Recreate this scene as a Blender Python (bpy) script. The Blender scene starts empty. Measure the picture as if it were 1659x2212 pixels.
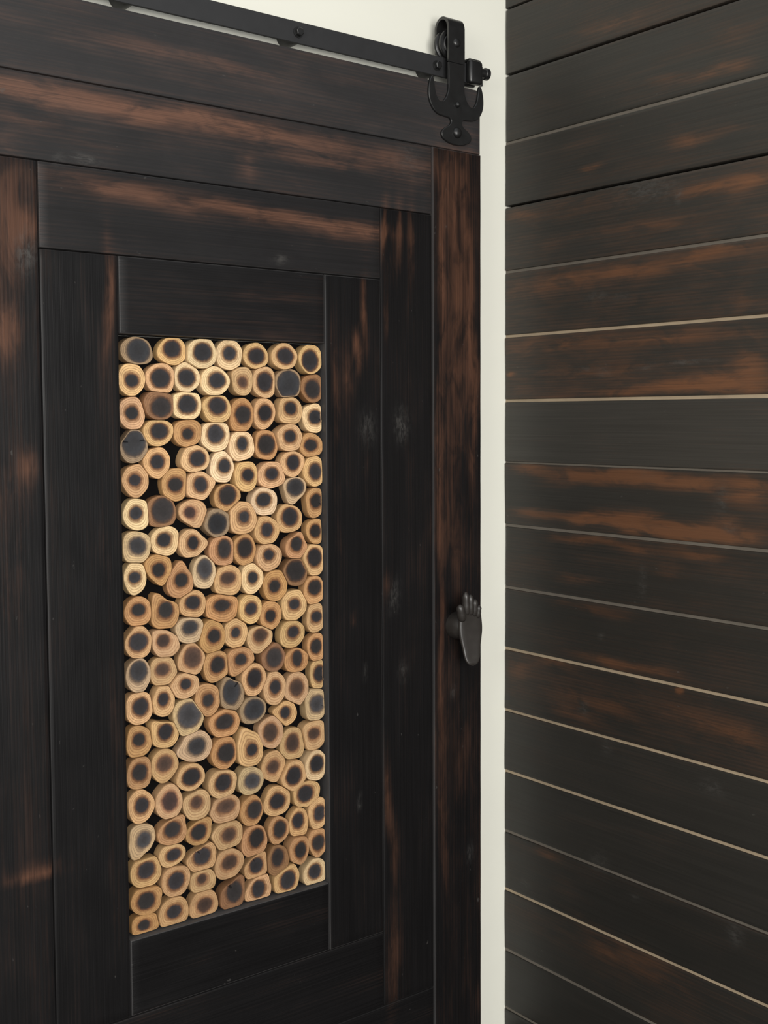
import bpy, bmesh, math, random
import numpy as np
from mathutils import Vector, Matrix, noise

random.seed(7)
S = bpy.context.scene
COL = S.collection

# ------------------------------------------------------------------ camera
W, H = 1659.0, 2212.0
YAW, PITCH, ROLL, F = 0.6973593709, -0.0618233022, -0.0008370286, 2593.310318
CX, CY = W / 2 + 187.335, H / 2 - 38.5286
EYE = 1.40                                   # eye height above the floor
CAM = np.array([-1.78207989, -2.01073246, EYE])
sy_, cy_ = math.sin(YAW), math.cos(YAW)
sp_, cp_ = math.sin(PITCH), math.cos(PITCH)
FWD = np.array([sy_ * cp_, cy_ * cp_, sp_])
RGT0 = np.array([cy_, -sy_, 0.0])
UP0 = np.cross(RGT0, FWD)
cr_, sr_ = math.cos(ROLL), math.sin(ROLL)
RGT = cr_ * RGT0 + sr_ * UP0
UPV = -sr_ * RGT0 + cr_ * UP0


def ray(px, py):
    return FWD + (px - CX) / F * RGT - (py - CY) / F * UPV


def on_y(px, py, Y):
    """measured photo point -> point of the vertical plane y = Y"""
    d = ray(px, py)
    return CAM + (Y - CAM[1]) / d[1] * d


def on_x(px, py, X=0.0):
    d = ray(px, py)
    return CAM + (X - CAM[0]) / d[0] * d


cd = bpy.data.cameras.new('camera')
cam = bpy.data.objects.new('camera', cd)
COL.objects.link(cam)
cd.sensor_fit = 'VERTICAL'
cd.sensor_height = 36.0
cd.sensor_width = 27.0
cd.lens = F / H * 36.0
cd.shift_x = -(CX - W / 2) / H
cd.shift_y = (CY - H / 2) / H
m = Matrix(((RGT[0], UPV[0], -FWD[0], CAM[0]), (RGT[1], UPV[1], -FWD[1], CAM[1]), (RGT[2], UPV[2], -FWD[2], CAM[2]), (0, 0, 0, 1)))
cam.matrix_world = m
cd.clip_start = 0.02
S.camera = cam


# ------------------------------------------------------------------ helpers
def tag(o, label=None, cat=None, group=None, kind=None):
    if label: o['label'] = label
    if cat: o['category'] = cat
    if group: o['group'] = group
    if kind: o['kind'] = kind
    return o


def link(name, me, mat, parent=None):
    o = bpy.data.objects.new(name, me)
    for mm in (mat if isinstance(mat, (list, tuple)) else [mat]):
        me.materials.append(mm)
    COL.objects.link(o)
    if parent: o.parent = parent
    return o


def smooth(me, angle=35):
    me.polygons.foreach_set('use_smooth', [True] * len(me.polygons))
    try:
        me.set_sharp_from_angle(angle=math.radians(angle))
    except Exception:
        pass


def from_bm(name, bm, mat, parent=None, angle=35):
    bmesh.ops.recalc_face_normals(bm, faces=bm.faces[:])
    me = bpy.data.meshes.new(name)
    bm.to_mesh(me); bm.free()
    smooth(me, angle)
    return link(name, me, mat, parent)


def bm_box(bm, a, b, bev=0.0, seg=2):
    vs = [bm.verts.new((x, y, z)) for x in (a[0], b[0]) for y in (a[1], b[1]) for z in (a[2], b[2])]
    q = [(0, 1, 3, 2), (4, 6, 7, 5), (0, 4, 5, 1), (2, 3, 7, 6), (0, 2, 6, 4), (1, 5, 7, 3)]
    fs = [bm.faces.new([vs[i] for i in k]) for k in q]
    if bev:
        es = list({e for f in fs for e in f.edges})
        bmesh.ops.bevel(bm, geom=es, offset=bev, segments=seg, affect='EDGES', profile=0.5)


def bm_lathe(bm, prof, origin, axis, n=32):
    """surface of revolution: prof = [(t along axis, radius)], closed at both ends"""
    ax = Vector(axis).normalized()
    a = ax.orthogonal().normalized(); b = ax.cross(a)
    rings = []
    for t, r in prof:
        if r < 1e-6:
            rings.append([bm.verts.new(Vector(origin) + ax * t)])
        else:
            rings.append([bm.verts.new(Vector(origin) + ax * t + (a * math.cos(2 * math.pi * k / n) + b * math.sin(2 * math.pi * k / n)) * r) for k in range(n)])
    for p, q in zip(rings, rings[1:]):
        for k in range(n):
            k2 = (k + 1) % n
            if len(p) == 1 and len(q) == 1: continue
            if len(p) == 1: bm.faces.new((p[0], q[k], q[k2]))
            elif len(q) == 1: bm.faces.new((p[k], p[k2], q[0]))
            else: bm.faces.new((p[k], p[k2], q[k2], q[k]))
    if len(rings[0]) > 1: bm.faces.new(rings[0][::-1])
    if len(rings[-1]) > 1: bm.faces.new(rings[-1])


def bm_plate(bm, pts, y_front, y_back, bev=0.0015):
    """flat iron plate: outline in x,z, front edge chamfered"""
    n = len(pts)
    def inset(d):
        out = []
        for i in range(n):
            p, q, r = Vector(pts[i - 1]), Vector(pts[i]), Vector(pts[(i + 1) % n])
            t = (r - p).normalized()
            nn = Vector((t.y, -t.x))
            out.append(q - nn * d * SGN)
        return out
    area = sum(pts[i - 1][0] * pts[i][1] - pts[i][0] * pts[i - 1][1] for i in range(n))
    SGN = 1 if area > 0 else -1
    ins = inset(bev)
    A = [bm.verts.new((p[0], y_back, p[1])) for p in pts]
    B = [bm.verts.new((p[0], y_front + bev, p[1])) for p in pts]
    C_ = [bm.verts.new((p[0], y_front, p[1])) for p in ins]
    for p, q in ((A, B), (B, C_)):
        for i in range(n):
            j = (i + 1) % n
            bm.faces.new((p[i], p[j], q[j], q[i]))
    from mathutils.geometry import tessellate_polygon
    for t in tessellate_polygon([[Vector((p[0], p[1], 0)) for p in ins]]):
        bm.faces.new([C_[i] for i in t])


# ------------------------------------------------------------------ node helpers
class NT:
    def __init__(self, name):
        self.m = bpy.data.materials.new(name)
        self.m.use_nodes = True
        self.t = self.m.node_tree
        self.t.nodes.clear()
        self.out = self.n('ShaderNodeOutputMaterial')
        self.b = self.n('ShaderNodeBsdfPrincipled')
        self.l(self.b.outputs[0], self.out.inputs[0])

    def n(self, k, **kw):
        x = self.t.nodes.new(k)
        for a, v in kw.items(): setattr(x, a, v)
        return x

    def l(self, a, b): self.t.links.new(a, b)

    def set(self, sock, v):
        if hasattr(v, 'is_output') or isinstance(v, bpy.types.NodeSocket): self.l(v, sock)
        else: sock.default_value = v

    def math(self, op, a, b=None, c=None, clamp=False):
        x = self.n('ShaderNodeMath', operation=op); x.use_clamp = clamp
        self.set(x.inputs[0], a)
        if b is not None: self.set(x.inputs[1], b)
        if c is not None: self.set(x.inputs[2], c)
        return x.outputs[0]

    def mix(self, f, a, b, blend='MIX'):
        x = self.n('ShaderNodeMix', data_type='RGBA', blend_type=blend)
        x.clamp_factor = True
        self.set(x.inputs[0], f); self.set(x.inputs[6], a); self.set(x.inputs[7], b)
        return x.outputs[2]

    def ramp(self, f, lo, hi, a=0.0, b=1.0, interp='SMOOTHSTEP'):
        x = self.n('ShaderNodeMapRange', interpolation_type=interp)
        self.set(x.inputs[0], f); x.inputs[1].default_value = lo; x.inputs[2].default_value = hi
        x.inputs[3].default_value = a; x.inputs[4].default_value = b
        return x.outputs[0]

    def attr(self, name): return self.n('ShaderNodeAttribute', attribute_name=name)

    def scale(self, v, s):
        x = self.n('ShaderNodeVectorMath', operation='MULTIPLY')
        self.l(v, x.inputs[0]); x.inputs[1].default_value = s
        return x.outputs[0]

    def noise(self, v, sc=1.0, det=3.0, rough=0.5, dist=0.0):
        x = self.n('ShaderNodeTexNoise')
        self.l(v, x.inputs['Vector'])
        x.inputs['Scale'].default_value = sc; x.inputs['Detail'].default_value = det
        x.inputs['Roughness'].default_value = rough; x.inputs['Distortion'].default_value = dist
        return x.outputs[0]

    def bump(self, h, strength=0.2, dist=0.001):
        x = self.n('ShaderNodeBump'); x.inputs['Strength'].default_value = strength
        x.inputs['Distance'].default_value = dist
        self.l(h, x.inputs['Height']); self.l(x.outputs[0], self.b.inputs['Normal'])


def mat_wood(name, dark, brown, rough, spec=0.5, fibre=1.0):
    t = NT(name)
    bc = t.attr('grain').outputs['Vector']          # metres along the grain, across it, board number
    st = t.attr('stain').outputs['Fac']
    wn = t.attr('worn').outputs['Fac']
    tone = t.attr('tone').outputs['Fac']
    n1 = t.noise(t.scale(bc, (2.4, 17, 7.3)), 1.0, 4, .55, .6)
    n2 = t.noise(t.scale(bc, (7, 110, 3.1)), 1.0, 3, .6, .2)
    n3 = t.noise(t.scale(bc, (3.5, 420, 5.7)), 1.0, 2, .5)
    cl = t.noise(t.scale(bc, (7, 14, 9.1)), 1.0, 4, .55, .3)
    # growth rings drawn out along the board
    wv = t.n('ShaderNodeTexWave', wave_type='BANDS', bands_direction='Y', wave_profile='SIN')
    t.l(t.scale(bc, (1.6, 34, 11)), wv.inputs['Vector'])
    wv.inputs['Scale'].default_value = 1.3; wv.inputs['Distortion'].default_value = 7
    wv.inputs['Detail'].default_value = 2.5; wv.inputs['Detail Scale'].default_value = .8
    blot = t.noise(t.scale(bc, (11, 42, 2.7)), 1.0, 4, .6, .8)
    st = t.math('MULTIPLY', st, t.ramp(blot, .30, .66, .55, 1.22))
    f = t.math('MULTIPLY_ADD', t.math('SUBTRACT', n1, .5), .62, st)
    f = t.math('MULTIPLY_ADD', t.math('SUBTRACT', n2, .5), .30 * fibre, f)
    f = t.math('MULTIPLY_ADD', t.math('SUBTRACT', cl, .5), .35, f)
    f = t.math('MULTIPLY_ADD', t.math('SUBTRACT', wv.outputs['Fac'], .5), .10, f)
    f = t.ramp(f, .02, 1.05)
    c = t.mix(f, dark, brown)
    fib = t.ramp(n3, .3, .7, 1 - .30 * fibre, 1 + .22 * fibre, 'LINEAR')
    x = t.n('ShaderNodeVectorMath', operation='SCALE'); t.l(c, x.inputs[0]); t.l(t.math('MULTIPLY', fib, tone), x.inputs['Scale'])
    c = x.outputs[0]
    # grey scuffs: worn spots plus scattered small nicks
    sc = t.noise(t.scale(bc, (55, 95, 3)), 1.0, 2, .5)
    nick = t.ramp(sc, .74, .80, 0, .35)
    scr = t.noise(t.scale(bc, (60, 150, 4)), 1.0, 3, .65, .5)
    w = t.math('MULTIPLY', wn, t.ramp(scr, .38, .68, .12, .95))
    w = t.math('MAXIMUM', w, nick, clamp=True)
    c = t.mix(w, c, (.085, .08, .074, 1))
    gr = t.math('MULTIPLY', t.attr('painted_sheen').outputs['Fac'], t.ramp(cl, .2, .8, .75, 1.1, 'LINEAR'), clamp=True)  # sheen of the upper rails and lit board edges, painted into the colour
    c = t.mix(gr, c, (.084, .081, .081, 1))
    t.l(c, t.b.inputs['Base Color'])
    r = t.math('MULTIPLY_ADD', n1, .22, rough - .11)
    r = t.math('MULTIPLY_ADD', t.math('SUBTRACT', cl, .5), .2, r)
    t.l(r, t.b.inputs['Roughness'])
    t.b.inputs['Specular IOR Level'].default_value = spec
    h = t.math('MULTIPLY_ADD', n2, .6, n3)
    h = t.math('MULTIPLY_ADD', n1, .8, h)
    t.bump(h, .35 * fibre, .0006)
    return t.m


def mat_plain(name, col, rough=.5, metal=0.0, var=.15, sc=30, bump=0.0, bdist=.001, spec=.5):
    t = NT(name)
    tc = t.n('ShaderNodeTexCoord').outputs['Object']
    n = t.noise(tc, sc, 4, .6)
    x = t.n('ShaderNodeVectorMath', operation='SCALE'); x.inputs[0].default_value = col[:3]
    t.l(t.math('MULTIPLY_ADD', n, 2 * var, 1 - var), x.inputs['Scale'])
    t.l(x.outputs[0], t.b.inputs['Base Color'])
    t.b.inputs['Metallic'].default_value = metal
    t.l(t.math('MULTIPLY_ADD', n, .2, rough - .1), t.b.inputs['Roughness'])
    t.b.inputs['Specular IOR Level'].default_value = spec
    if bump: t.bump(n, bump, bdist)
    return t.m


def mat_log():
    """sawn branch ends: scorched heart, brown halo, pale sapwood with faint rings, bark rim"""
    t = NT('sawn_branch')
    rt = t.attr('ring').outputs['Fac']
    core = t.attr('heart_colour').outputs['Color']
    sap = t.attr('sap_colour').outputs['Color']
    halo = t.attr('halo_colour').outputs['Color']
    tc = t.n('ShaderNodeTexCoord').outputs['Object']
    na = t.noise(tc, 55, 4, .6)
    nb = t.noise(tc, 240, 3, .6)
    r = t.math('MULTIPLY_ADD', t.math('SUBTRACT', na, .5), .16, rt)
    r = t.math('MULTIPLY_ADD', t.math('SUBTRACT', nb, .5), .07, r)
    c = t.mix(t.ramp(r, .10, .42), t.mix(.45, core, (.012, .010, .010, 1)), core)
    c = t.mix(t.ramp(r, .38, .58), c, halo)
    c = t.mix(t.ramp(r, .50, .72), c, sap)
    rings = t.math('SINE', t.math('MULTIPLY', t.math('MULTIPLY_ADD', t.math('SUBTRACT', na, .5), .05, rt), 52.0))
    g = t.math('MULTIPLY', t.ramp(rings, .1, .95), t.ramp(r, .45, .62, 0, .52))
    c = t.mix(g, c, halo)
    fine = t.math('MULTIPLY', t.ramp(nb, .2, .8, .80, 1.16, 'LINEAR'), t.ramp(na, .25, .75, .86, 1.12, 'LINEAR'))
    x = t.n('ShaderNodeVectorMath', operation='SCALE'); t.l(c, x.inputs[0]); t.l(fine, x.inputs['Scale'])
    c = x.outputs[0]
    c = t.mix(t.ramp(rt, 1.03, 1.12), c, t.mix(.30, sap, (.10, .055, .025, 1)))   # bark side
    t.l(c, t.b.inputs['Base Color'])
    t.b.inputs['Roughness'].default_value = .62
    t.b.inputs['Specular IOR Level'].default_value = .35
    t.bump(nb, .25, .0006)
    return t.m


def mat_plaster(name, col, bump=.12):
    t = NT(name)
    tc = t.n('ShaderNodeTexCoord').outputs['Object']
    n = t.noise(tc, 3.0, 5, .55, .4)
    n2 = t.noise(tc, 60, 4, .6)
    x = t.n('ShaderNodeVectorMath', operation='SCALE'); x.inputs[0].default_value = col
    t.l(t.math('MULTIPLY_ADD', n, .06, .97), x.inputs['Scale'])
    t.l(x.outputs[0], t.b.inputs['Base Color'])
    t.b.inputs['Roughness'].default_value = .8
    t.b.inputs['Specular IOR Level'].default_value = .25
    t.bump(t.math('MULTIPLY_ADD', n2, .15, n), bump, .004)
    return t.m


M_DOOR = mat_wood('charred_door_boards', (.0064, .0059, .0062, 1), (.092, .042, .025, 1), .42, .20)
M_PLANK = mat_wood('charred_wall_planks', (.0270, .0250, .0218, 1), (.125, .056, .028, 1), .45, .32, .45)
M_BACK = mat_plain('black_backing', (.0035, .003, .003), .8, spec=.08)
M_TONGUE = mat_plain('bare_wood_tongue', (.36, .28, .19), .7, 0, .35, 9)
M_GREYT = mat_plain('greyed_wood_tongue', (.125, .108, .088), .7, 0, .3, 11)
M_IRON = mat_plain('black_iron', (.010, .010, .010), .34, 0.0, .25, 60, .15, .0006, .6)
M_TRACK = mat_plain('dark_steel_bar', (.022, .022, .023), .5, 0.0, .12, 40, .05, .0004, .45)
M_HANDLE = mat_plain('dark_bronze', (.030, .026, .023), .38, 0.0, .3, 45, .2, .0008, .6)
M_WALL = mat_plaster('white_plaster', (.80, .79, .70))
M_CEIL = mat_plaster('ceiling_plaster', (.78, .77, .72))
M_FLOOR = mat_plain('dark_floor_tiles', (.06, .055, .05), .5, 0, .3, 4)
M_LOG = mat_log()

# ------------------------------------------------------------------ stains in the boards: measured spots (photo point, half length, half width in mm, strength)
DOOR_Y = -0.065
DOOR_STAIN = [
    (100, 205, 170, 20, .62), (300, 240, 190, 16, .66), (480, 272, 110, 16, .55), (650, 305, 130, 18, .42), (850, 352, 120, 22, .38),
    (60, 265, 60, 12, .3), (530, 360, 20, 30, .3), (700, 350, 120, 12, .3),
    (250, 405, 130, 16, .60), (420, 440, 160, 12, .35), (650, 477, 130, 16, .72), (780, 497, 70, 16, .85), (480, 455, 90, 20, .25),
    (30, 500, 30, 110, .45), (52, 493, 14, 24, .75), (30, 715, 20, 34, .75), (10, 620, 20, 160, .4), (62, 1005, 16, 24, .6), (30, 1060, 40, 60, .25), (15, 1250, 30, 90, .25),
    (60, 1888, 60, 8, .75), (95, 1878, 25, 8, .6),
    (233, 610, 8, 75, .85), (228, 720, 9, 70, .35), (240, 1500, 9, 500, .16),
    (400, 690, 180, 20, .16), (600, 640, 90, 12, .12),
    (790, 665, 8, 70, 1.0), (772, 755, 11, 42, .9), (748, 825, 12, 60, .45), (722, 850, 8, 110, .45), (768, 1332, 5, 8, .8), (735, 1120, 9, 120, .2), (790, 1010, 9, 80, .2),
    (829, 490, 5, 50, .85), (862, 500, 5, 60, .75), (884, 530, 8, 90, .6), (836, 680, 6, 60, .45), (850, 560, 20, 60, .25),
    (838, 1740, 10, 90, .6), (850, 1830, 10, 70, .35), (850, 2090, 16, 130, .38), (835, 1270, 12, 30, .3),
    (980, 400, 50, 90, .32), (950, 560, 9, 150, .6), (1012, 620, 12, 220, .58), (980, 760, 40, 260, .36), (950, 980, 10, 190, .42), (1022, 900, 10, 170, .45), (980, 1150, 40, 130, .22),
    (950, 1400, 7, 230, .42), (1000, 1650, 24, 110, .2), (960, 1750, 10, 220, .25), (985, 560, 10, 200, .3),
    (350, 112, 220, 14, .16), (480, 138, 120, 10, .14), (800, 190, 180, 12, .08),
]
DOOR_WORN = [(868, 918, 15, 28, .8), (792, 925, 18, 26, .5), (55, 545, 15, 25, .75), (180, 345, 30, 7, .8), (600, 565, 12, 9, .6), (850, 1290, 12, 26, .5), (872, 1450, 8, 14, .5),
             (770, 1740, 5, 12, .6), (1020, 1835, 8, 16, .5), (973, 1498, 5, 10, .7), (880, 345, 30, 30, .3), (790, 1450, 5, 10, .5), (120, 350, 8, 10, .4)]
PLANK_STAIN = [
    (1150, 1016, 60, 12, .55), (1280, 1027, 110, 15, .82), (1400, 1037, 100, 16, .82), (1500, 1040, 60, 14, .65), (1610, 1055, 60, 26, .75), (1570, 1130, 80, 20, .4),
    (1150, 1108, 60, 9, .5), (1270, 1120, 90, 13, .85), (1390, 1135, 100, 18, 1.05), (1490, 1148, 60, 18, .85), (1600, 1165, 70, 14, .6),
    (1250, 1070, 150, 18, -.40), (1450, 1085, 100, 18, -.26), (1105, 1070, 25, 40, -.15),
    (1560, 830, 90, 14, .85), (1460, 838, 70, 10, .65), (1340, 845, 90, 10, .42), (1200, 745, 130, 14, .34), (1450, 730, 150, 14, .3), (1610, 790, 40, 24, .4), (1100, 806, 12, 4, .9), (1300, 800, 160, 16, .2),
    (1260, 1167, 100, 9, .62), (1370, 1186, 70, 9, .42), (1510, 1197, 70, 9, .52), (1440, 1230, 34, 14, .42), (1250, 1255, 70, 10, .26),
    (1300, 1322, 80, 10, .4), (1200, 1300, 40, 9, .25),
    (1330, 1432, 100, 10, .62), (1440, 1455, 40, 10, .4), (1190, 1433, 60, 9, .55), (1300, 1520, 120, 18, .34), (1120, 1450, 40, 30, .3), (1520, 1560, 120, 20, .3), (1600, 1590, 50, 20, .35), (1240, 1545, 60, 12, .36),
    (1350, 585, 190, 12, .36), (1520, 545, 110, 12, .46), (1180, 620, 120, 24, .22), (1600, 650, 60, 14, .2),
    (1600, 395, 80, 15, .6), (1500, 410, 60, 10, .4), (1300, 430, 100, 20, .18), (1130, 465, 40, 8, .4), (1400, 485, 120, 10, .22),
    (1560, 145, 70, 14, .5), (1440, 170, 50, 10, .2), (1330, 48, 70, 13, .42), (1230, 80, 50, 10, .2), (1600, 60, 80, 20, .1),
    (1270, 362, 40, 6, .45), (1480, 305, 40, 14, .28), (1560, 280, 100, 14, .2),
    (1185, 1842, 40, 12, .4), (1375, 2075, 120, 26, .26), (1250, 1990, 100, 16, .18), (1300, 2060, 60, 20, .22), (1470, 1493, 8, 6, 1.5),
]
PLANK_WORN = [(1395, 410, 70, 22, .5), (1464, 420, 6, 12, .9), (1400, 1030, 20, 10, .2), (1300, 800, 14, 10, .5), (1480, 785, 70, 4, .7), (1265, 798, 20, 3, .6), (1395, 797, 22, 4, .5), (1385, 1255, 3, 28, .5),
              (1298, 1376, 4, 6, .8), (1260, 1530, 10, 18, .4), (1535, 1700, 22, 14, .4), (1305, 1610, 10, 10, .5), (1295, 1860, 22, 22, .35), (1130, 1903, 10, 8, .5), (1590, 2020, 16, 18, .5), (1555, 1075, 10, 30, .5), (1575, 1140, 12, 10, .45),
              (1290, 640, 34, 8, .35), (1340, 640, 20, 10, .3), (1375, 1940, 12, 8, .4)]


def gather(lst, fn):
    return [(*fn(a, b), ru * .001, rv * .001, k) for a, b, ru, rv, k in lst]


def d2(px, py):
    p = on_y(px, py, DOOR_Y); return (p[0], p[2])


def p2(px, py):
    p = on_x(px, py); return (p[1], p[2])


DS, DW, PS, PW = gather(DOOR_STAIN, d2), gather(DOOR_WORN, d2), gather(PLANK_STAIN, p2), gather(PLANK_WORN, p2)


def field(lst, a, b):
    out = np.zeros_like(a)
    wob = .012 * np.sin(a * 17 + b * 9) + .006 * np.sin(a * 41 - b * 23)
    for ca, cb, ra, rb, k in lst:
        out += k * np.exp(-np.clip(((a - ca + wob * .4) / ra) ** 2 + ((b - cb + wob * .25) / rb) ** 2, 0, 40))
    return out


def board(u0, u1, v0, v1, thick, place, grain_u, stains, worn, bid, tone=1.0, base=0.0, ch=.003, step_u=.016, step_v=.0045, warp=0.0, edge=0.0, sheen_grey=0.0):
    """one sawn board: face is a fine grid with eased edges, then sides and back.
    place(u, v, d) -> world point, d = depth behind the face. Returns verts, faces, attribute lists."""
    def steps(a, b, s):
        n = max(2, int(round((b - a - 2 * ch) / s)))
        return [a, a + ch * .35] + list(np.linspace(a + ch, b - ch, n + 1)) + [b - ch * .35, b]
    us, vs = steps(u0, u1, step_u), steps(v0, v1, step_v)
    nu, nv = len(us), len(vs)
    U, V = np.meshgrid(us, vs, indexing='ij')
    e = np.minimum(np.minimum(U - u0, u1 - U), np.minimum(V - v0, v1 - V))
    D = np.where(e >= ch - 1e-6, 0, ch * (1 - np.sqrt(np.clip(1 - (1 - e / ch) ** 2, 0, 1))))
    rs = random.Random(bid)
    if warp:
        D = D + warp * (.5 + .5 * np.sin(U * rs.uniform(2, 5) + rs.uniform(0, 6))) + warp * .3 * np.sin(V * 40 + rs.uniform(0, 6))
    st = field(stains, U, V) + base
    wn = field(worn, U, V)
    gy = np.where(e < ch * .9, max(edge, sheen_grey), sheen_grey)  # edges get a painted highlight, the face an even painted sheen
    verts = [tuple(place(U[i, j], V[i, j], D[i, j])) for i in range(nu) for j in range(nv)]
    faces = [(i * nv + j, (i + 1) * nv + j, (i + 1) * nv + j + 1, i * nv + j + 1) for i in range(nu - 1) for j in range(nv - 1)]
    rim = [i * nv for i in range(nu)] + [(nu - 1) * nv + j for j in range(1, nv)] + [i * nv + nv - 1 for i in range(nu - 2, -1, -1)] + [j for j in range(nv - 2, 0, -1)]
    b0 = len(verts)
    flat_u, flat_v = U.ravel(), V.ravel()
    verts += [tuple(place(flat_u[k], flat_v[k], thick)) for k in rim]
    n = len(rim)
    for k in range(n):
        k2 = (k + 1) % n
        faces.append((rim[k2], rim[k], b0 + k, b0 + k2))
    faces.append(tuple(b0 + k for k in range(n)))
    sA = np.concatenate([st.ravel(), st.ravel()[rim]])
    wA = np.concatenate([wn.ravel(), wn.ravel()[rim] * .3])
    gA = np.concatenate([gy.ravel(), np.full(n, max(edge, sheen_grey))])
    wA = np.stack([wA, gA], 1)
    uu = np.concatenate([flat_u, flat_u[rim]]); vv = np.concatenate([flat_v, flat_v[rim] + thick])
    off = rs.uniform(0, 40)
    g = np.stack([(uu if grain_u else vv) + off, (vv if grain_u else uu) - (v0 if grain_u else u0), np.full_like(uu, bid * 1.37)], 1)
    return verts, faces, sA, wA, g, np.full_like(uu, tone)


def attrs(me, sA, wA, g, tn):
    a = me.attributes.new('stain', 'FLOAT', 'POINT'); a.data.foreach_set('value', sA.astype(np.float32))
    a = me.attributes.new('worn', 'FLOAT', 'POINT'); a.data.foreach_set('value', wA[:, 0].astype(np.float32))
    a = me.attributes.new('painted_sheen', 'FLOAT', 'POINT'); a.data.foreach_set('value', wA[:, 1].astype(np.float32))
    a = me.attributes.new('tone', 'FLOAT', 'POINT'); a.data.foreach_set('value', tn.astype(np.float32))
    a = me.attributes.new('grain', 'FLOAT_VECTOR', 'POINT'); a.data.foreach_set('vector', g.astype(np.float32).ravel())


# ------------------------------------------------------------------ the room
def slab(name, a, b, mat):
    bm = bmesh.new(); bm_box(bm, a, b)
    return tag(from_bm(name, bm, mat), kind='structure')


CEIL = 3.0
tag(slab('wall_back', (-4.2, 0, 0), (.3, .14, CEIL), M_WALL), 'white plastered wall behind the sliding door and its track', 'wall')
tag(slab('floor', (-4.2, -5.0, -.1), (.3, .14, 0), M_FLOOR), 'dark floor of the room', 'floor')

# right wall: horizontal charred planks over bare-wood tongues
joints = [.895, .753, .606, .468, .326, .1845, .042, -.0945, -.2355, -.3755, -.5145, -.655, -.7955, -.9345, -1.0705, -1.212, -1.349]
while joints[0] < CEIL - EYE - .14: joints.insert(0, joints[0] + .142)
TOP_EXTRA = len(joints) - 17
joints = [CEIL - EYE - .002] + joints + [-EYE + .002]
verts, faces, SA, WA, G, TN = [], [], [], [], [], []
rp = random.Random(3)
# joints from the top plank down: width of the open joint, and which show a pale (1) or greyed (2) tongue
TONGUE = [0, 0, 0, 2, 0, 2, 1, 1, 3, 2, 2, 1, 1, 1, 2, 1, 2, 2, 0]
GAPW = [.002] + [.0042 if q == 0 else .0062 if q != 3 else .004 for q in TONGUE[1:]] + [.002]
# base brown and tone of the planks in view, from the top one down
base_of = [.12, .14, .10, .12, .20, .24, .24, .02, .17, .14, .13, .20, .04, .03, .10, .14, .02, .05]
tone_of = [1.0, 1.05, 1.1, 1.1, 1.15, 1.1, 1.15, 1.55, 1.0, .85, .78, .75, .85, .8, .7, .78, .75, .8]
for k in range(len(joints) - 1):
    top, bot = joints[k] + EYE, joints[k + 1] + EYE
    kk = min(max(k - TOP_EXTRA, 0), 17)
    endj = rp.uniform(.0005, .0045)
    lean = rp.uniform(-.0012, .0012)
    v, f, s_, w_, g_, t_ = board(-.95, -endj, bot + GAPW[kk + 1] * .5, top - GAPW[kk] * .5, .018,
                                 lambda u, vv, d, lean=lean, mid=(top + bot) / 2: (d + (vv - mid) * lean * 8, u, vv),
                                 True, PS, PW, 200 + k,
                                 tone_of[kk], base_of[kk], ch=.0028, step_u=.014, warp=.0012)
    b0 = len(verts)
    verts += v; faces += [tuple(i + b0 for i in q[::-1]) for q in f]
    SA.append(s_); WA.append(w_); G.append(g_); TN.append(t_)
nplank = len(faces)
mats_i = [0] * nplank


def add_box(a, b, mi):
    b0 = len(verts)
    verts.extend((x, y, z) for x in (a[0], b[0]) for y in (a[1], b[1]) for z in (a[2], b[2]))
    faces.extend(tuple(b0 + i for i in q) for q in [(0, 1, 3, 2), (4, 6, 7, 5), (0, 4, 5, 1), (2, 3, 7, 6), (0, 2, 6, 4), (1, 5, 7, 3)])
    mats_i.extend([mi] * 6)


nb0 = len(verts)
add_box((.0185, -.95, 0), (.14, 0, CEIL), 1)
for k in range(1, len(joints) - 1):
    kk = min(max(k - TOP_EXTRA, 0), 17)
    q = TONGUE[kk]
    z = joints[k] + EYE
    if q:
        add_box((.0042, -.95, z - .006), (.017, -.001, z + .002 + .0012), {1: 2, 2: 3, 3: 3}[q])
nex = len(verts) - nb0
me = bpy.data.meshes.new('wall_right')
me.from_pydata(verts, [], faces)
z8 = np.zeros(nex)
attrs(me, np.concatenate(SA + [z8]), np.concatenate(WA + [np.zeros((nex, 2))]), np.concatenate(G + [np.zeros((nex, 3))]), np.concatenate(TN + [z8 + 1]))
smooth(me, 30)
wr = link('wall_right', me, [M_PLANK, M_BACK, M_TONGUE, M_GREYT])
me.polygons.foreach_set('material_index', mats_i)
tag(wr, 'wall of horizontal charred brown-black planks with pale joints', 'wall', kind='structure')

# ------------------------------------------------------------------ the sliding door
door = bpy.data.objects.new('sliding_barn_door', None)
COL.objects.link(door)
SC = 1.0 - 0.0                                   # plain metres
tag(door, 'dark charred wood sliding barn door inset with sawn branch slices', 'door', kind='thing')


def dX(px, py): return on_y(px, py, DOOR_Y)[0]
def dZ(px, py): return on_y(px, py, DOOR_Y)[2]


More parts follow.
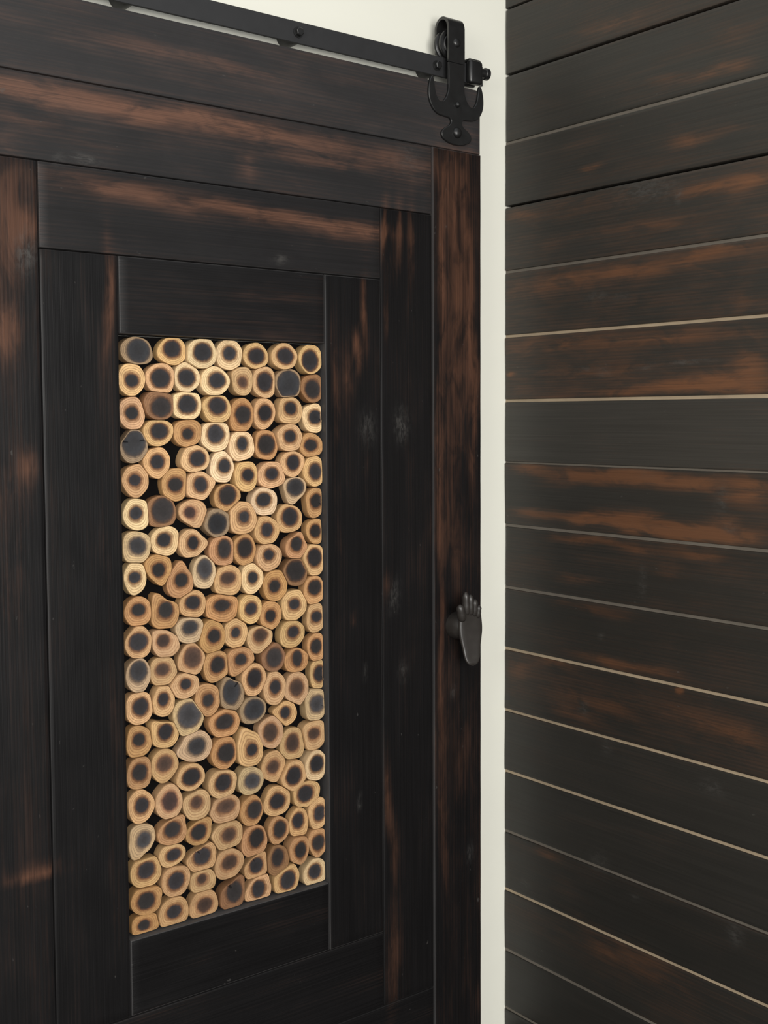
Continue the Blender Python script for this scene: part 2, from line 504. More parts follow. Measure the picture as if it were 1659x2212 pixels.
XR = (dX(1040, 400) + dX(1036.5, 2000)) / 2          # right edge of the door
X1 = (dX(935, 400) + dX(935, 2000)) / 2              # outer stile | second stile
X2 = (dX(820, 500) + dX(830, 1980)) / 2
X3 = (dX(700, 640) + dX(713, 2030)) / 2              # right side of the opening
X4 = (dX(253, 640) + dX(286, 2100)) / 2              # left side of the opening
X5 = (dX(84, 450) + dX(117, 2100)) / 2
X6 = X5 - (X1 - X2)
X7 = X6 - (XR - X1)
ZT = dZ(595, 94)
Z1 = (dZ(100, 164) + dZ(850, 299)) / 2
Z2 = (dZ(100, 347) + dZ(850, 453)) / 2
Z3 = (dZ(150, 540) + dZ(780, 600)) / 2
Z4 = (dZ(260, 719) + dZ(690, 744)) / 2
Z5 = (dZ(290, 2031) + dZ(705, 1907)) / 2
Z6 = (dZ(290, 2195) + dZ(710, 2054)) / 2
Z7 = (dZ(760, 2199) + dZ(925, 2137)) / 2
Z8 = .022
door.location = ((X7 + XR) / 2, DOOR_Y + .02, Z8)
door.rotation_euler = (0, 0, 0)
bpy.context.view_layer.update()
DINV = door.matrix_world.inverted()
DLOC = Vector(door.location)
TH = .040
G_ = .0016


def dplace(u, v, d): return (u - DLOC.x, DOOR_Y + d - DLOC.y, v - DLOC.z)


bid = [0]


def door_board(name, xa, xb, za, zb, horiz, tone=1.0, base=.04, proud=0.0, edge=.12, sheen_grey=0.0):
    bid[0] += 1
    v, f, s_, w_, g_, t_ = board(xa + G_ / 2, xb - G_ / 2, za + G_ / 2, zb - G_ / 2, TH - proud,
                                 lambda u, vv, d: dplace(u, vv, d + proud), horiz, DS, DW, bid[0], tone, base, ch=.0022,
                                 step_u=.016 if horiz else .0045, step_v=.0045 if horiz else .016, warp=.0006, edge=edge, sheen_grey=sheen_grey)
    me = bpy.data.meshes.new(name)
    me.from_pydata(v, [], f)
    attrs(me, s_, w_, g_, t_)
    smooth(me, 30)
    return link(name, me, M_DOOR, door)


# boards butt one inside the other, from the outside in
door_board('rail', X7, XR, Z1, ZT, True, 1.7, .14, sheen_grey=.30)  # raised tone and grey paint a sheen that fades over the upper rails
door_board('stile', X1, XR, Z8, Z1, False, 1.0, .14, -.0022, .5)
door_board('stile', X7, X6, Z8, Z1, False, 1.0, .08)
door_board('rail', X6, X1, Z2, Z1, True, 1.5, .14, sheen_grey=.20)
door_board('rail', X6, X1, Z8, Z7, True, .95, .02)
door_board('stile', X2, X1, Z7, Z2, False, .95, .02)
door_board('stile', X6, X5, Z7, Z2, False, 1.0, .07)
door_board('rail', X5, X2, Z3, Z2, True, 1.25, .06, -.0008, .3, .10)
door_board('rail', X5, X2, Z7, Z6, True, .95, .02)
door_board('stile', X3, X2, Z6, Z3, False, .95, .03, -.0012, .55)
door_board('stile', X5, X4, Z6, Z3, False, .9, .02)
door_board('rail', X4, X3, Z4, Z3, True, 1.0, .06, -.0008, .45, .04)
door_board('rail', X4, X3, Z6, Z5, True, .85, .00, 0.0, .7)  # strong edge value paints the light along the ledge
bm = bmesh.new()
bm_box(bm, dplace(X4 + .001, Z5 + .001, .033), dplace(X3 - .001, Z4 - .001, .0395))
from_bm('backing_board', bm, M_BACK, door)

# ------------------------------------------------------------------ sawn branch slices in the opening
# left, top, right, bottom outline (photo), heart centre and half size (photo), tone, tip direction (degrees, optional)
LOGS = [
    ((240, 710), [
        (75, 65, 305, 262, 205, 165, 82, 88, 'k'), (350, 65, 558, 268, 455, 150, 65, 65, 't'), (575, 75, 780, 292, 685, 175, 70, 70, 'l'), (790, 88, 972, 305, 882, 185, 50, 55, 'l'),
        (990, 108, 1170, 300, 1085, 205, 60, 60, 't'), (1205, 108, 1388, 302, 1300, 205, 62, 62, 't'), (1405, 125, 1572, 335, 1485, 240, 60, 80, 't'),
        (60, 265, 250, 500, 155, 385, 50, 50, 't'), (262, 262, 470, 488, 368, 370, 75, 75, 't'), (478, 255, 662, 480, 565, 365, 65, 68, 'l'), (680, 285, 882, 502, 792, 385, 62, 62, 'l'),
        (905, 290, 1058, 495, 982, 400, 35, 42, 'f'), (1060, 288, 1225, 515, 1148, 398, 60, 75, 't'), (1228, 305, 1410, 520, 1325, 415, 82, 100, 'k'), (1420, 345, 1585, 550, 1505, 450, 55, 70, 'b'),
        (65, 510, 250, 752, 155, 630, 50, 50, 't'), (250, 465, 468, 682, 375, 585, 75, 75, 'b'), (465, 470, 668, 675, 570, 565, 72, 72, 'l'), (690, 495, 888, 705, 795, 575, 65, 65, 't'),
        (892, 522, 1060, 768, 985, 640, 60, 72, 'o'), (1070, 522, 1225, 750, 1150, 630, 52, 65, 't'), (1255, 505, 1425, 708, 1340, 595, 45, 48, 't'), (1432, 560, 1585, 775, 1525, 660, 50, 55, 'l'),
        (75, 755, 268, 1000, 170, 850, 85, 100, 'k'), (248, 680, 465, 875, 360, 765, 65, 60, 't'), (472, 680, 678, 882, 572, 787, 42, 42, 'o'), (680, 700, 878, 918, 780, 785, 62, 70, 'l'),
        (888, 768, 1068, 985, 978, 860, 38, 55, 'l'), (1078, 762, 1240, 975, 1160, 865, 65, 75, 'o'), (1245, 715, 1425, 912, 1335, 805, 45, 48, 't'), (1415, 780, 1578, 962, 1490, 870, 48, 48, 'o'),
        (245, 890, 440, 1118, 345, 995, 55, 55, 't'), (530, 870, 728, 1070, 645, 970, 60, 60, 't'), (745, 915, 912, 1145, 845, 1025, 45, 55, 'l'), (1268, 918, 1440, 1105, 1360, 1000, 48, 60, 't')]),
    ((240, 1000), [
        (1440, -55, 1592, 172, 1525, 65, 45, 60, 't'), (85, 15, 278, 258, 178, 130, 48, 48, 't'), (385, 45, 565, 285, 480, 160, 55, 55, 'o'), (565, 65, 778, 275, 670, 160, 50, 60, 't', 10),
        (925, -5, 1092, 212, 1022, 90, 45, 48, 't'), (1100, -5, 1298, 190, 1200, 82, 48, 48, 't'), (775, 160, 965, 362, 870, 240, 65, 75, 'o'), (1055, 185, 1235, 395, 1140, 275, 55, 55, 'l'),
        (1290, 110, 1455, 315, 1375, 180, 65, 65, 'g', -100), (1460, 190, 1595, 408, 1530, 285, 45, 55, 'o'), (95, 270, 285, 500, 185, 375, 50, 50, 'l'), (270, 245, 480, 475, 385, 355, 80, 95, 'b'),
        (512, 275, 715, 490, 590, 370, 45, 45, 'p', -80), (700, 345, 885, 555, 795, 455, 68, 75, 'k'), (895, 290, 1082, 528, 995, 402, 38, 45, 't'), (1078, 395, 1255, 608, 1165, 500, 45, 55, 't'),
        (1240, 310, 1425, 515, 1335, 400, 62, 70, 't'), (1460, 420, 1595, 605, 1525, 508, 42, 50, 'o'), (95, 515, 295, 745, 200, 620, 62, 62, 'g'), (300, 475, 505, 690, 395, 575, 55, 55, 'l'),
        (512, 492, 725, 700, 612, 595, 42, 55, 't', 0), (738, 545, 912, 768, 845, 640, 50, 75, 'o'), (915, 535, 1080, 762, 1000, 635, 58, 75, 'o'), (1088, 605, 1275, 805, 1178, 685, 38, 40, 't'),
        (1310, 520, 1460, 718, 1385, 605, 42, 55, 'o', 75), (1440, 610, 1595, 838, 1520, 705, 55, 70, 't'), (100, 745, 262, 985, 175, 855, 45, 45, 'l'), (258, 690, 450, 920, 355, 800, 48, 55, 'o', -80),
        (420, 735, 610, 1005, 525, 875, 50, 55, 'o', 85), (612, 695, 780, 935, 700, 790, 55, 75, 'g'), (780, 765, 970, 985, 875, 860, 55, 48, 'f'), (980, 750, 1135, 978, 1058, 855, 38, 45, 'l'),
        (1140, 805, 1315, 1030, 1222, 920, 45, 48, 'o'), (1290, 710, 1460, 915, 1380, 805, 72, 80, 'b'), (1445, 845, 1595, 1055, 1520, 930, 50, 60, 'o')]),
    ((240, 1290), [
        (105, 0, 295, 215, 205, 95, 55, 50, 'o'), (305, -35, 505, 240, 408, 95, 55, 65, 'o', 115), (515, -45, 705, 155, 610, 40, 58, 52, 't'), (712, -20, 950, 185, 830, 62, 65, 45, 'o'),
        (962, -15, 1122, 200, 1045, 85, 42, 45, 't'), (1115, 30, 1270, 240, 1190, 140, 40, 48, 'o'), (1285, -50, 1455, 175, 1368, 52, 40, 42, 't'), (1465, 45, 1600, 260, 1535, 145, 40, 42, 't'),
        (110, 218, 305, 455, 205, 335, 72, 68, 't'), (310, 235, 510, 452, 390, 325, 50, 50, 'f', 130), (490, 155, 685, 345, 590, 225, 58, 52, 'g'), (672, 170, 850, 415, 770, 290, 48, 55, 'o'),
        (850, 165, 1015, 382, 930, 265, 35, 38, 't'), (1020, 220, 1205, 415, 1115, 285, 55, 50, 'f'), (1265, 175, 1445, 375, 1360, 260, 45, 45, 't'), (1470, 270, 1605, 475, 1530, 365, 42, 55, 'o'),
        (115, 460, 295, 715, 205, 555, 65, 80, 'g'), (300, 445, 490, 660, 385, 540, 50, 48, 'f'), (505, 345, 700, 580, 610, 450, 68, 80, 'f'), (700, 405, 880, 632, 795, 505, 55, 65, 'o'),
        (870, 375, 1065, 585, 970, 465, 45, 45, 'o', -110), (1130, 345, 1295, 552, 1220, 450, 58, 72, 'b'), (1300, 385, 1470, 555, 1390, 455, 38, 62, 'o'), (450, 570, 655, 755, 560, 650, 42, 42, 't'),
        (632, 650, 810, 888, 725, 770, 42, 48, 'o'), (820, 590, 990, 845, 900, 705, 62, 92, 'k', 110), (980, 500, 1160, 735, 1070, 605, 55, 72, 't'), (1145, 560, 1305, 800, 1225, 670, 42, 55, 't'),
        (1300, 565, 1470, 805, 1385, 675, 52, 65, 'f'), (1490, 470, 1608, 685, 1555, 570, 42, 60, 't'), (120, 710, 312, 950, 220, 820, 60, 68, 't'), (312, 660, 475, 890, 390, 765, 42, 52, 't'),
        (470, 765, 690, 1030, 585, 880, 88, 92, 'g'), (970, 745, 1155, 940, 1068, 838, 72, 74, 'k'), (1210, 780, 1385, 960, 1300, 860, 35, 45, 't', 170), (1455, 685, 1610, 920, 1540, 795, 55, 62, 'g'),
        (735, 840, 960, 1045, 850, 930, 74, 60, 'o'), (300, 915, 505, 1125, 405, 1005, 55, 62, 't', 130)]),
    ((240, 1560), [
        (120, 30, 300, 258, 210, 130, 48, 48, 'o'), (490, 70, 755, 295, 640, 180, 65, 65, 'g', 188), (755, 115, 940, 350, 860, 230, 65, 75, 'o'), (945, 40, 1130, 330, 1050, 205, 42, 46, 't', 108),
        (1105, -40, 1280, 195, 1190, 75, 55, 72, 'f'), (1268, 45, 1442, 275, 1355, 155, 48, 68, 'f'), (1430, -10, 1610, 205, 1515, 85, 45, 45, 'f'), (125, 265, 300, 500, 215, 375, 60, 68, 'o'),
        (305, 205, 502, 450, 400, 310, 60, 62, 'f'), (495, 315, 698, 510, 600, 410, 68, 64, 't'), (735, 360, 938, 570, 840, 450, 62, 66, 't'), (955, 330, 1138, 535, 1055, 440, 55, 55, 'g'),
        (1125, 220, 1298, 448, 1210, 335, 46, 50, 'f'), (1280, 290, 1455, 512, 1365, 400, 58, 72, 't'), (1450, 210, 1612, 435, 1535, 310, 54, 66, 'l'), (135, 505, 325, 752, 230, 620, 54, 60, 't'),
        (340, 470, 530, 725, 440, 590, 60, 75, 'p'), (540, 515, 742, 730, 640, 600, 45, 45, 'f'), (745, 545, 965, 755, 860, 630, 70, 52, 'f'), (970, 550, 1128, 772, 1070, 655, 54, 70, 'o'),
        (1140, 480, 1335, 695, 1240, 590, 58, 60, 't'), (1370, 445, 1555, 628, 1450, 535, 58, 64, 't'), (1480, 565, 1618, 795, 1555, 680, 42, 60, 't'), (140, 765, 330, 1030, 245, 880, 52, 60, 'g', -110),
        (350, 700, 560, 920, 460, 800, 62, 60, 'o', 60), (565, 720, 752, 915, 655, 820, 60, 62, 'o', 50), (755, 745, 980, 948, 880, 840, 52, 50, 'f'), (980, 775, 1165, 1000, 1085, 865, 58, 74, 'o'),
        (1178, 705, 1330, 905, 1260, 800, 50, 66, 'o'), (1332, 640, 1470, 862, 1395, 735, 44, 60, 't'), (1475, 800, 1615, 1005, 1548, 900, 46, 60, 'o')]),
    ((240, 1800), [
        (362, 80, 555, 250, 468, 160, 55, 48, 't'), (572, 80, 782, 285, 680, 170, 63, 66, 't', 60), (785, 115, 990, 335, 885, 215, 60, 58, 'f'), (1000, 145, 1170, 350, 1085, 240, 50, 62, 't', 60),
        (1168, 90, 1325, 310, 1245, 180, 45, 68, 'b'), (1335, 20, 1478, 235, 1415, 125, 44, 64, 'o'), (1440, 195, 1612, 395, 1522, 285, 50, 58, 'l'), (150, 180, 375, 410, 265, 275, 68, 66, 't'),
        (385, 250, 590, 472, 485, 355, 66, 70, 't'), (598, 270, 780, 440, 680, 340, 35, 38, 'f'), (1225, 235, 1402, 450, 1320, 350, 56, 72, 't', 70), (155, 400, 378, 610, 262, 505, 68, 68, 'o'),
        (820, 330, 998, 565, 920, 435, 60, 82, 'b', 60), (1005, 300, 1192, 535, 1100, 415, 48, 66, 't', 65), (590, 425, 798, 640, 700, 535, 60, 58, 'f'), (362, 480, 580, 715, 470, 585, 58, 52, 't'),
        (160, 605, 355, 805, 245, 685, 48, 42, 'o')]),
]
# tone: heart, halo, sapwood
PAL = {
    't': ((.024, .021, .023), (.200, .088, .035), (.640, .395, .190)),
    'l': ((.028, .026, .029), (.260, .135, .058), (.780, .560, .320)),
    'o': ((.022, .018, .017), (.190, .078, .028), (.500, .275, .118)),
    'b': ((.026, .021, .020), (.110, .050, .024), (.270, .140, .062)),
    'k': ((.026, .026, .029), (.070, .048, .036), (.330, .220, .125)),
    'g': ((.042, .039, .041), (.150, .098, .062), (.580, .400, .225)),
    'p': ((.055, .027, .021), (.290, .135, .068), (.560, .330, .185)),
    'f': ((.075, .040, .026), (.255, .122, .055), (.560, .350, .175)),
}
NA = 44
rl = random.Random(11)
slices = []
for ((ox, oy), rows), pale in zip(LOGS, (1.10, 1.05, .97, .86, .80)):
    for r in rows:
        q = [v / 3.456 for v in r[:8]]
        q = [q[0] + ox, q[1] + oy, q[2] + ox, q[3] + oy, q[4] + ox, q[5] + oy, q[6], q[7]]
        tip = r[9] if len(r) > 9 else None
        y = DOOR_Y + rl.uniform(.0075, .0165)
        mx, my = (q[0] + q[2]) / 2, (q[1] + q[3]) / 2
        c = on_y(mx, my, y)
        wx = abs(on_y(q[2], my, y)[0] - on_y(q[0], my, y)[0]) / 2 * 1.065
        wz = abs(on_y(mx, q[1], y)[2] - on_y(mx, q[3], y)[2]) / 2 * 1.055
        h = on_y(q[4], q[5], y)
        hx = abs(on_y(q[4] + q[6], q[5], y)[0] - on_y(q[4] - q[6], q[5], y)[0]) / 2
        hz = abs(on_y(q[4], q[5] - q[7], y)[2] - on_y(q[4], q[5] + q[7], y)[2]) / 2
        # outline
        ang = np.arange(NA) * 2 * math.pi / NA
        ex = rl.uniform(2.0, 2.5)
        rad = (np.abs(np.cos(ang)) ** ex + np.abs(np.sin(ang)) ** ex) ** (-1 / ex)
        for f_, a_ in ((2, .03), (3, .045), (4, .03), (5, .02), (7, .010)):
            rad = rad * (1 + a_ * rl.uniform(.3, 1) * np.sin(f_ * ang + rl.uniform(0, 6.28)))
        if tip is not None:
            da = (ang - math.radians(tip) + math.pi) % (2 * math.pi) - math.pi
            rad = rad * (1 + .42 * np.exp(-(da / .30) ** 2) + .14 * np.exp(-(da / .75) ** 2))
        px_, pz_ = rad * np.cos(ang), rad * np.sin(ang)
        px_ = (px_ - (px_.max() + px_.min()) / 2) / ((px_.max() - px_.min()) / 2) * wx + c[0]
        pz_ = (pz_ - (pz_.max() + pz_.min()) / 2) / ((pz_.max() - pz_.min()) / 2) * wz + c[2]
        slices.append(dict(c=(c[0], c[2]), w=(wx, wz), y=y, P=np.stack([px_, pz_], 1), h=(h[0], h[2]), hr=(hx, hz), tone=r[8], pale=pale, seed=rl.random()))


def clip(s, nx, nz, d):
    """pull outline points beyond the line n.p = d back onto it along the ray from the centre"""
    c = np.array(s['c'])
    for i in range(NA):
        p = s['P'][i]
        e = p[0] * nx + p[1] * nz - d
        if e > 0:
            e0 = c[0] * nx + c[1] * nz - d
            k = -e0 / (e - e0)
            s['P'][i] = c + (p - c) * max(.25, min(1, k))


EPS = .0004
for i in range(len(slices)):
    for j in range(i + 1, len(slices)):
        a, b = slices[i], slices[j]
        dv = np.array(b['c']) - np.array(a['c'])
        L = np.linalg.norm(dv)
        if L > a['w'][0] + a['w'][1] + b['w'][0] + b['w'][1]: continue
        n = dv / L
        ra = max((p - np.array(a['c'])) @ n for p in a['P'])
        rb = max((np.array(b['c']) - p) @ n for p in b['P'])
        if ra + rb > L - EPS:
            # share the overlap between the two
            k = ra - (ra + rb - L) * .5
            mid = np.array(a['c']) @ n + k
            clip(a, n[0], n[1], mid - EPS)
            clip(b, -n[0], -n[1], -mid - EPS)
for s in slices:
    clip(s, -1, 0, -(X4 + .0012)); clip(s, 1, 0, X3 - .0012)
    clip(s, 0, -1, -(Z5 + .0012)); clip(s, 0, 1, Z4 - .0012)
    s['P'] = (np.roll(s['P'], 1, 0) + 5 * s['P'] + np.roll(s['P'], -1, 0)) / 7
    s['area'] = .5 * abs(np.sum(s['P'][:, 0] * np.roll(s['P'][:, 1], -1) - s['P'][:, 1] * np.roll(s['P'][:, 0], -1)))


def slice_mesh(group_):
    verts, faces, rng, hc, oc, sc_ = [], [], [], [], [], []
    for s in group_:
        b0 = len(verts)
        P = s['P']; h = np.array(s['h']); y = s['y']
        rr = random.Random(s['seed'])
        heart, halo, sap = PAL[s['tone']]
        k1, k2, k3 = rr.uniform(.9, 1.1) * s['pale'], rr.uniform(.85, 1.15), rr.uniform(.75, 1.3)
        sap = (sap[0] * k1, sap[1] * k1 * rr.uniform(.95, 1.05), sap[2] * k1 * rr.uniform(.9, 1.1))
        halo = tuple(v * k2 for v in halo); heart = tuple(v * k3 for v in heart)
        ang = np.arange(NA) * 2 * math.pi / NA
        hp = np.stack([h[0] + s['hr'][0] * np.cos(ang), h[1] + s['hr'][1] * np.sin(ang)], 1)
        c = np.array(s['c'])
        # keep the heart inside the slice
        for i in range(NA):
            if np.linalg.norm(hp[i] - h) > .9 * np.linalg.norm(P[i] - h): hp[i] = h + (P[i] - h) * .9
        tx, tz = rr.uniform(-.05, .05), rr.uniform(-.05, .05)      # saw cut slightly out of square

        def put(p, dy, r_):
            yy = y + dy + (p[0] - c[0]) * tx + (p[1] - c[1]) * tz
            verts.append((p[0] - DLOC.x, yy - DLOC.y, p[1] - DLOC.z)); rng.append(r_); hc.append(heart); oc.append(halo); sc_.append(sap)
        put(h, .0004, 0.0)
        for fr, r_ in ((.5, .25), (1.0, .5)):
            for i in range(NA): put(h + (hp[i] - h) * fr, .0002, r_)
        for fr, r_ in ((.35, .66), (.7, .84), (.94, .97)):
            for i in range(NA): put(hp[i] + (P[i] - hp[i]) * fr, 0, r_)
        for i in range(NA): put(c + (P[i] - c) * .995, .0008, 1.02)
        for i in range(NA): put(P[i], .0026, 1.08)
        for i in range(NA):
            verts.append((P[i][0] - DLOC.x, DOOR_Y + .0325 - DLOC.y, P[i][1] - DLOC.z)); rng.append(1.3); hc.append(heart); oc.append(halo); sc_.append(sap)
        for i in range(NA):
            faces.append((b0, b0 + 1 + i, b0 + 1 + (i + 1) % NA))
        for k in range(7):
            for i in range(NA):
                j = (i + 1) % NA
                p, q = b0 + 1 + k * NA, b0 + 1 + (k + 1) * NA
                faces.append((p + i, q + i, q + j, p + j))
        faces.append(tuple(b0 + 1 + 7 * NA + i for i in range(NA))[::-1])
    me = bpy.data.meshes.new('branch_slice')
    me.from_pydata(verts, [], faces)
    a = me.attributes.new('ring', 'FLOAT', 'POINT'); a.data.foreach_set('value', np.array(rng, np.float32))
    for nm, cc in (('heart_colour', hc), ('halo_colour', oc), ('sap_colour', sc_)):
        a = me.attributes.new(nm, 'FLOAT_COLOR', 'POINT')
        a.data.foreach_set('color', np.concatenate([np.array(cc, np.float32), np.ones((len(cc), 1), np.float32)], 1).ravel())
    smooth(me, 40)
    return me


slices.sort(key=lambda s: -s['area'])
for s in slices[:100]:
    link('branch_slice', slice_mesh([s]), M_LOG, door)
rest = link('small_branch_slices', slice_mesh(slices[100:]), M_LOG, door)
rest['kind'] = 'stuff'

# ------------------------------------------------------------------ roller hangers (parts of the door)
YF = DOOR_Y - .006                     # face of the strap
TRK = -.045                            # middle of the track bar
TR_LO, TR_HI = EYE + .7025, EYE + .7425
BOLT_Z = (TR_LO + TR_HI) / 2


def loc(p): return (p[0] - DLOC.x, p[1] - DLOC.y, p[2] - DLOC.z)


def hanger(cx):
    z = lambda v: v + EYE - DLOC.z
    X = cx - DLOC.x
    Y = lambda v: v - DLOC.y
    bm = bmesh.new()
    ctl = [(.021, .700), (.021, .680), (.0225, .668), (.029, .654), (.038, .646), (.047, .648), (.054, .660), (.0575, .676), (.0600, .690), (.0640, .693), (.0690, .684),
           (.0725, .666), (.0710, .647), (.0620, .630), (.0480, .620), (.0320, .6175), (.0200, .6165), (.0148, .6125), (.0150, .6065), (.0195, .6010), (.0275, .5965), (.0355, .5905),
           (.0395, .5835), (.0370, .5750), (.0270, .5690), (.0130, .5645)]
    half = [(.021, .730), (.021, .715)]
    for i in range(1, len(ctl) - 2):
        p0, p1, p2_, p3 = (Vector(q) for q in ctl[i - 1:i + 3])
        for k in range(4):
            t = k / 4
            half.append(tuple(.5 * (2 * p1 + (p2_ - p0) * t + (2 * p0 - 5 * p1 + 4 * p2_ - p3) * t * t + (3 * p1 - p0 - 3 * p2_ + p3) * t ** 3)))
    half += [ctl[-2], (.021, .5665), ctl[-1], (.005, .5635)]
    pts = [(X + a, z(b)) for a, b in half] + [(X - a, z(b)) for a, b in half[::-1]]
    bm_plate(bm, pts, Y(YF), Y(DOOR_Y - .0002), .0011)
    # strap up over the wheel and down behind it
    yo, yi = YF, -.0245
    prof = [(yo, .728)] + [(yo, .800)]
    R = (yi - yo) / 2
    for k in range(13):
        a = math.pi - math.pi * k / 12
        prof.append(((yo + yi) / 2 + R * math.cos(a), .800 + .0235 * math.sin(a)))
    prof += [(yi, .752)]
    t = .006
    inner = []
    for i, (a, b) in enumerate(prof):
        if b <= .8 + 1e-6 and a < (yo + yi) / 2: inner.append((a + t, b))
        elif b <= .8 + 1e-6: inner.append((a - t, b))
        else:
            dx, dz = a - (yo + yi) / 2, b - .8
            l = math.hypot(dx, dz)
            inner.append((a - dx / l * t, b - dz / l * t))
    w = .021
    ring = []
    for (a, b), (c, d) in zip(prof, inner):
        ring.append([bm.verts.new((X - w, Y(a), z(b))), bm.verts.new((X + w, Y(a), z(b))), bm.verts.new((X + w, Y(c), z(d))), bm.verts.new((X - w, Y(c), z(d)))])
    for p, q in zip(ring, ring[1:]):
        for i in range(4):
            j = (i + 1) % 4
            bm.faces.new((p[i], p[j], q[j], q[i]))
    bm.faces.new(ring[0][::-1]); bm.faces.new(ring[-1])
    h = from_bm('roller_hanger', bm, M_IRON, door, 40)
    # grooved wheel riding on the bar
    wz = TR_HI + .027 - DLOC.z
    bm = bmesh.new()
    bm_lathe(bm, [(-.0125, .008), (-.0125, .020), (-.0105, .022), (-.0125, .025), (-.0115, .0305), (-.009, .0315), (-.006, .0305), (-.004, .0262), (.004, .0262), (.006, .0305), (.009, .0315), (.0115, .0305), (.0125, .025), (.0125, .008)],
             (X, Y(TRK), wz), (0, 1, 0), 48)
    from_bm('wheel', bm, M_IRON, h, 40)
    bm = bmesh.new()
    bm_lathe(bm, [(0, .006), (.010, .006), (.010, .0045), (.040, .0045), (.040, .007), (.046, .007)], (X, Y(YF + .0062), wz), (0, 1, 0), 20)
    bm_lathe(bm, [(-.0045, 0), (-.0040, .0045), (-.0022, .0082), (.0, .0092)], (X, Y(YF + .0002), wz), (0, 1, 0), 24)
    from_bm('axle', bm, M_IRON, h, 40)
    for zz, r in ((.5885, .011), (.645, .006)):
        bm = bmesh.new()
        bm_lathe(bm, [(-.0075, 0), (-.0070, r * .4), (-.0050, r * .8), (-.0015, r), (.0, r)], (X, Y(YF), z(zz)), (0, 1, 0), 24)
        from_bm('bolt', bm, M_IRON, h, 40)
    return h


HX = -.181 - .0119
hanger(HX)
hanger(X7 + (XR - HX))

# ------------------------------------------------------------------ foot-shaped pull handle (a part of the door)
def handle():
    # two facts measured from the photo: where the sole sits and where its post meets the door
    yS = DOOR_Y - .048
    top, heel = on_y(1012, 1314, yS), on_y(1016, 1437, yS)
    cx = (on_y(990, 1360, yS)[0] + on_y(1040, 1364, yS)[0]) / 2
    z1, z0 = top[2], heel[2]
    Lh = z1 - z0
    bm = bmesh.new()
    # sole: lofted across its length, rounded over, hollow of the arch, heel curled forward
    N, M2 = 26, 28
    rows = []
    for i in range(N + 1):
        t = i / N                                     # 0 heel .. 1 ball
        w = .0215 + .0095 * (0.5 - 0.5 * math.cos(math.pi * min(1, max(0, (t - .15) / .5))))
        if t < .24: w *= math.sqrt(max(0.0, 1 - ((.24 - t) / .24) ** 2.2))
        if t > .66: w *= 1 - .16 * ((t - .66) / .34) ** 1.5
        if t > .93: w *= math.sqrt(max(.0, 1 - ((t - .93) / .08) ** 2))
        w = max(w, .0006)
        zc = z0 + t * Lh
        bow = -.010 * (1 - t) ** 2 + .004 * math.sin(math.pi * t)
        th = .0085 * (w / .03) ** .6
        off = cx + .003 * math.sin(t * 3)
        ring = []
        for k in range(M2):
            a = 2 * math.pi * k / M2
            sx = math.copysign(abs(math.cos(a)) ** .8, math.cos(a)); sq = math.copysign(abs(math.sin(a)) ** .8, math.sin(a))
            dish = .0035 * (1 - abs(sx) ** 2) * (1 if sq < 0 else 0) * (1 if .1 < t < .9 else .4)
            ring.append(bm.verts.new(loc((off + w * sx, yS + bow + th * sq + dish, zc))))
        rows.append(ring)
    for p, q in zip(rows, rows[1:]):
        for k in range(M2):
            j = (k + 1) % M2
            bm.faces.new((p[k], p[j], q[j], q[k]))
    bm.faces.new(rows[0][::-1]); bm.faces.new(rows[-1])
    h = from_bm('pull_handle', bm, M_HANDLE, door, 60)
    h['label'] = 'dark bronze door pull shaped like a clawed foot'
    # post between the door face and the sole
    bm = bmesh.new()
    pc = on_y(989, 1352, DOOR_Y - .012)
    py = DOOR_Y
    bm_lathe(bm, [(-.040, .024), (-.037, .0270), (-.020, .0285), (-.004, .0295), (-.0, .0285)], loc((pc[0] + .004, py, pc[2])), (0, 1, 0), 40)
    from_bm('mounting_post', bm, M_HANDLE, h, 40)
    # five toes fanned along the top of the sole
    for (bx0, by0), (tx, ty), r in (((998, 1336), (993, 1306), .0092), ((1007, 1322), (1006, 1278), .0084), ((1016, 1322), (1016, 1284), .0080), ((1024, 1325), (1026, 1294), .0076), ((1031, 1329), (1035, 1307), .0070)):
        bm = bmesh.new()
        p, q = on_y(bx0, by0, yS), on_y(tx, ty, yS - .006)
        A, B = Vector(loc(p)), Vector(loc(q))
        L = (B - A).length
        bm_lathe(bm, [(-.006, 0), (-.005, r * .7), (0, r), (L * .35, r * 1.0), (L * .55, r * .86), (L * .72, r * .92), (L * .86, r * .66), (L * .96, r * .3), (L, 0)], A, (B - A), 20)
        from_bm('toe', bm, M_HANDLE, h, 60)


handle()

# ------------------------------------------------------------------ the track on the wall
track = bpy.data.objects.new('barn_door_track', None)
COL.objects.link(track)
TRX0, TRX1 = -2.75, -.103
track.location = ((TRX0 + TRX1) / 2, 0, BOLT_Z)
tag(track, 'dark flat steel track bar bolted to the white wall above the door', 'door track', kind='thing')
tl = Vector(track.location)


def tloc(p): return tuple(Vector(p) - tl)


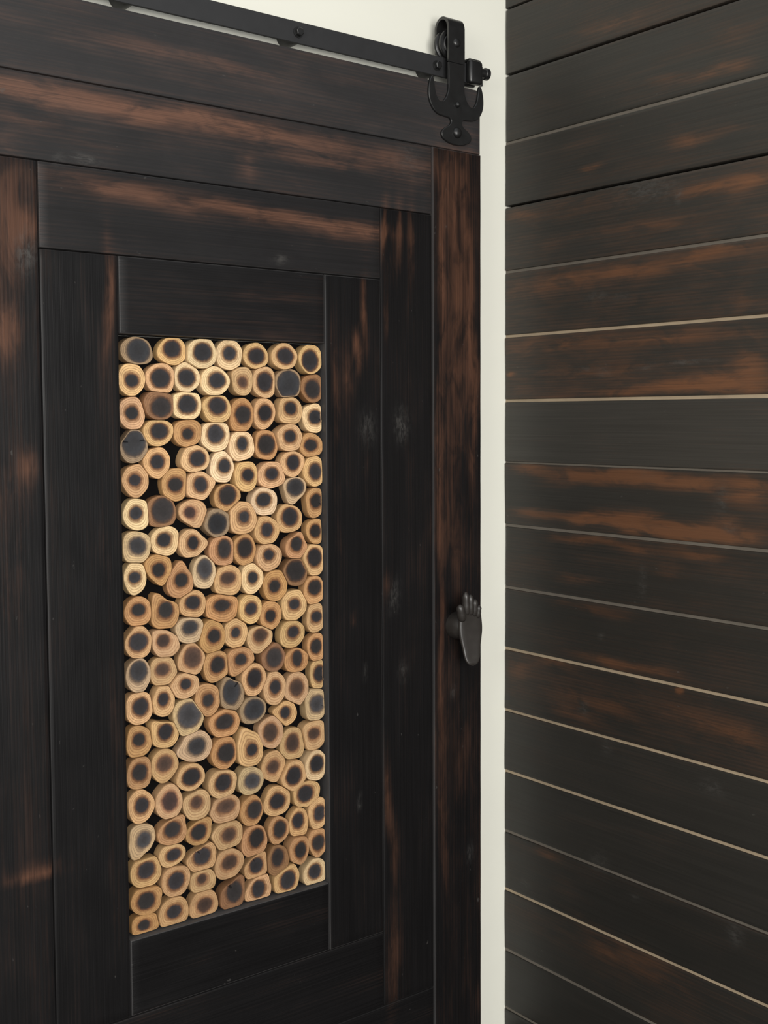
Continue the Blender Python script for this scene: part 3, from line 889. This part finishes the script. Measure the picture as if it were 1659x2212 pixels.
bm = bmesh.new()
bm_box(bm, tloc((TRX0, TRK - .003, TR_LO)), tloc((TRX1, TRK + .003, TR_HI)), .0008, 1)
from_bm('track_bar', bm, M_TRACK, track)
k = 0
xb = on_y(644, 70, TRK - .003)[0]
bx_ = xb + .33
while bx_ > TRX0 + .05:
    bm = bmesh.new()
    bm_lathe(bm, [(0, .0185), (.0418, .0185)], tloc((bx_, TRK + .0032, BOLT_Z)), (0, 1, 0), 32)
    from_bm('spacer', bm, M_TRACK, track)
    bm = bmesh.new()
    bm_lathe(bm, [(-.0095, 0), (-.0095, .0066), (-.0085, .0080), (-.0004, .0080)], tloc((bx_, TRK - .003, BOLT_Z)), (0, 1, 0), 6)
    bm_lathe(bm, [(-.0012, .0105), (-.0002, .0105)], tloc((bx_, TRK - .003, BOLT_Z)), (0, 1, 0), 24)
    from_bm('bolt', bm, M_IRON, track)
    bx_ -= .33
# end stop clamped on the bar
ex = TRX1 - .030
bm = bmesh.new()
bm_box(bm, tloc((ex - .0185, TRK - .019, TR_LO - .004)), tloc((ex + .0185, TRK - .0031, TR_HI + .006)), .0075, 4)
bm_box(bm, tloc((ex - .0185, TRK + .0031, TR_LO - .004)), tloc((ex + .0185, TRK + .016, TR_HI + .006)), .0075, 4)
bm_box(bm, tloc((ex - .0165, TRK - .014, TR_HI + .0003)), tloc((ex + .0165, TRK + .013, TR_HI + .009)), .004, 3)
stop = from_bm('end_stop', bm, M_IRON, track)
bm = bmesh.new()
bm_lathe(bm, [(-.002, .010), (.012, .010), (.014, .0125), (.022, .0125), (.025, .009), (.026, 0)], tloc((ex + .019, TRK - .004, BOLT_Z + .006)), (1, 0, 0), 24)
from_bm('bumper', bm, M_IRON, stop)

# ------------------------------------------------------------------ light: daylight from a high window to the left, softer daylight from the room behind
wd = bpy.data.worlds.new('room_daylight'); S.world = wd
wd.use_nodes = True
wt = wd.node_tree
bg = wt.nodes['Background']
tcn = wt.nodes.new('ShaderNodeTexCoord'); sep = wt.nodes.new('ShaderNodeSeparateXYZ'); mr = wt.nodes.new('ShaderNodeMapRange')
wt.links.new(tcn.outputs['Generated'], sep.inputs[0]); wt.links.new(sep.outputs[2], mr.inputs[0])
mr.interpolation_type = 'SMOOTHSTEP'
mr.inputs[1].default_value = .0; mr.inputs[2].default_value = .42; mr.inputs[3].default_value = .06; mr.inputs[4].default_value = .66
wt.links.new(mr.outputs[0], bg.inputs[1])
bg.inputs[0].default_value = (.94, .97, 1.0, 1)


def area(name, loc_, target, sx, sy, power, col):
    d = bpy.data.lights.new(name, 'AREA'); d.shape = 'RECTANGLE'; d.size = sx; d.size_y = sy; d.energy = power; d.color = col
    o = bpy.data.objects.new(name, d); COL.objects.link(o)
    o.location = loc_
    o.rotation_euler = (Vector(target) - Vector(loc_)).to_track_quat('-Z', 'Y').to_euler()
    return o


area('window_daylight', (-3.5, -2.0, 2.1), (-.3, 0, 1.6), 1.3, 1.5, 33, (1.0, .97, .88))
area('room_daylight', (-1.9, -4.6, 1.45), (-.2, 0, 1.5), 2.4, 2.2, 196, (1.0, .985, .95))

S.render.engine = 'CYCLES'
S.view_settings.view_transform = 'Standard'
S.view_settings.look = 'None'
S.view_settings.gamma = 1.0
S.view_settings.exposure = 0.0
S.view_settings.use_curve_mapping = False
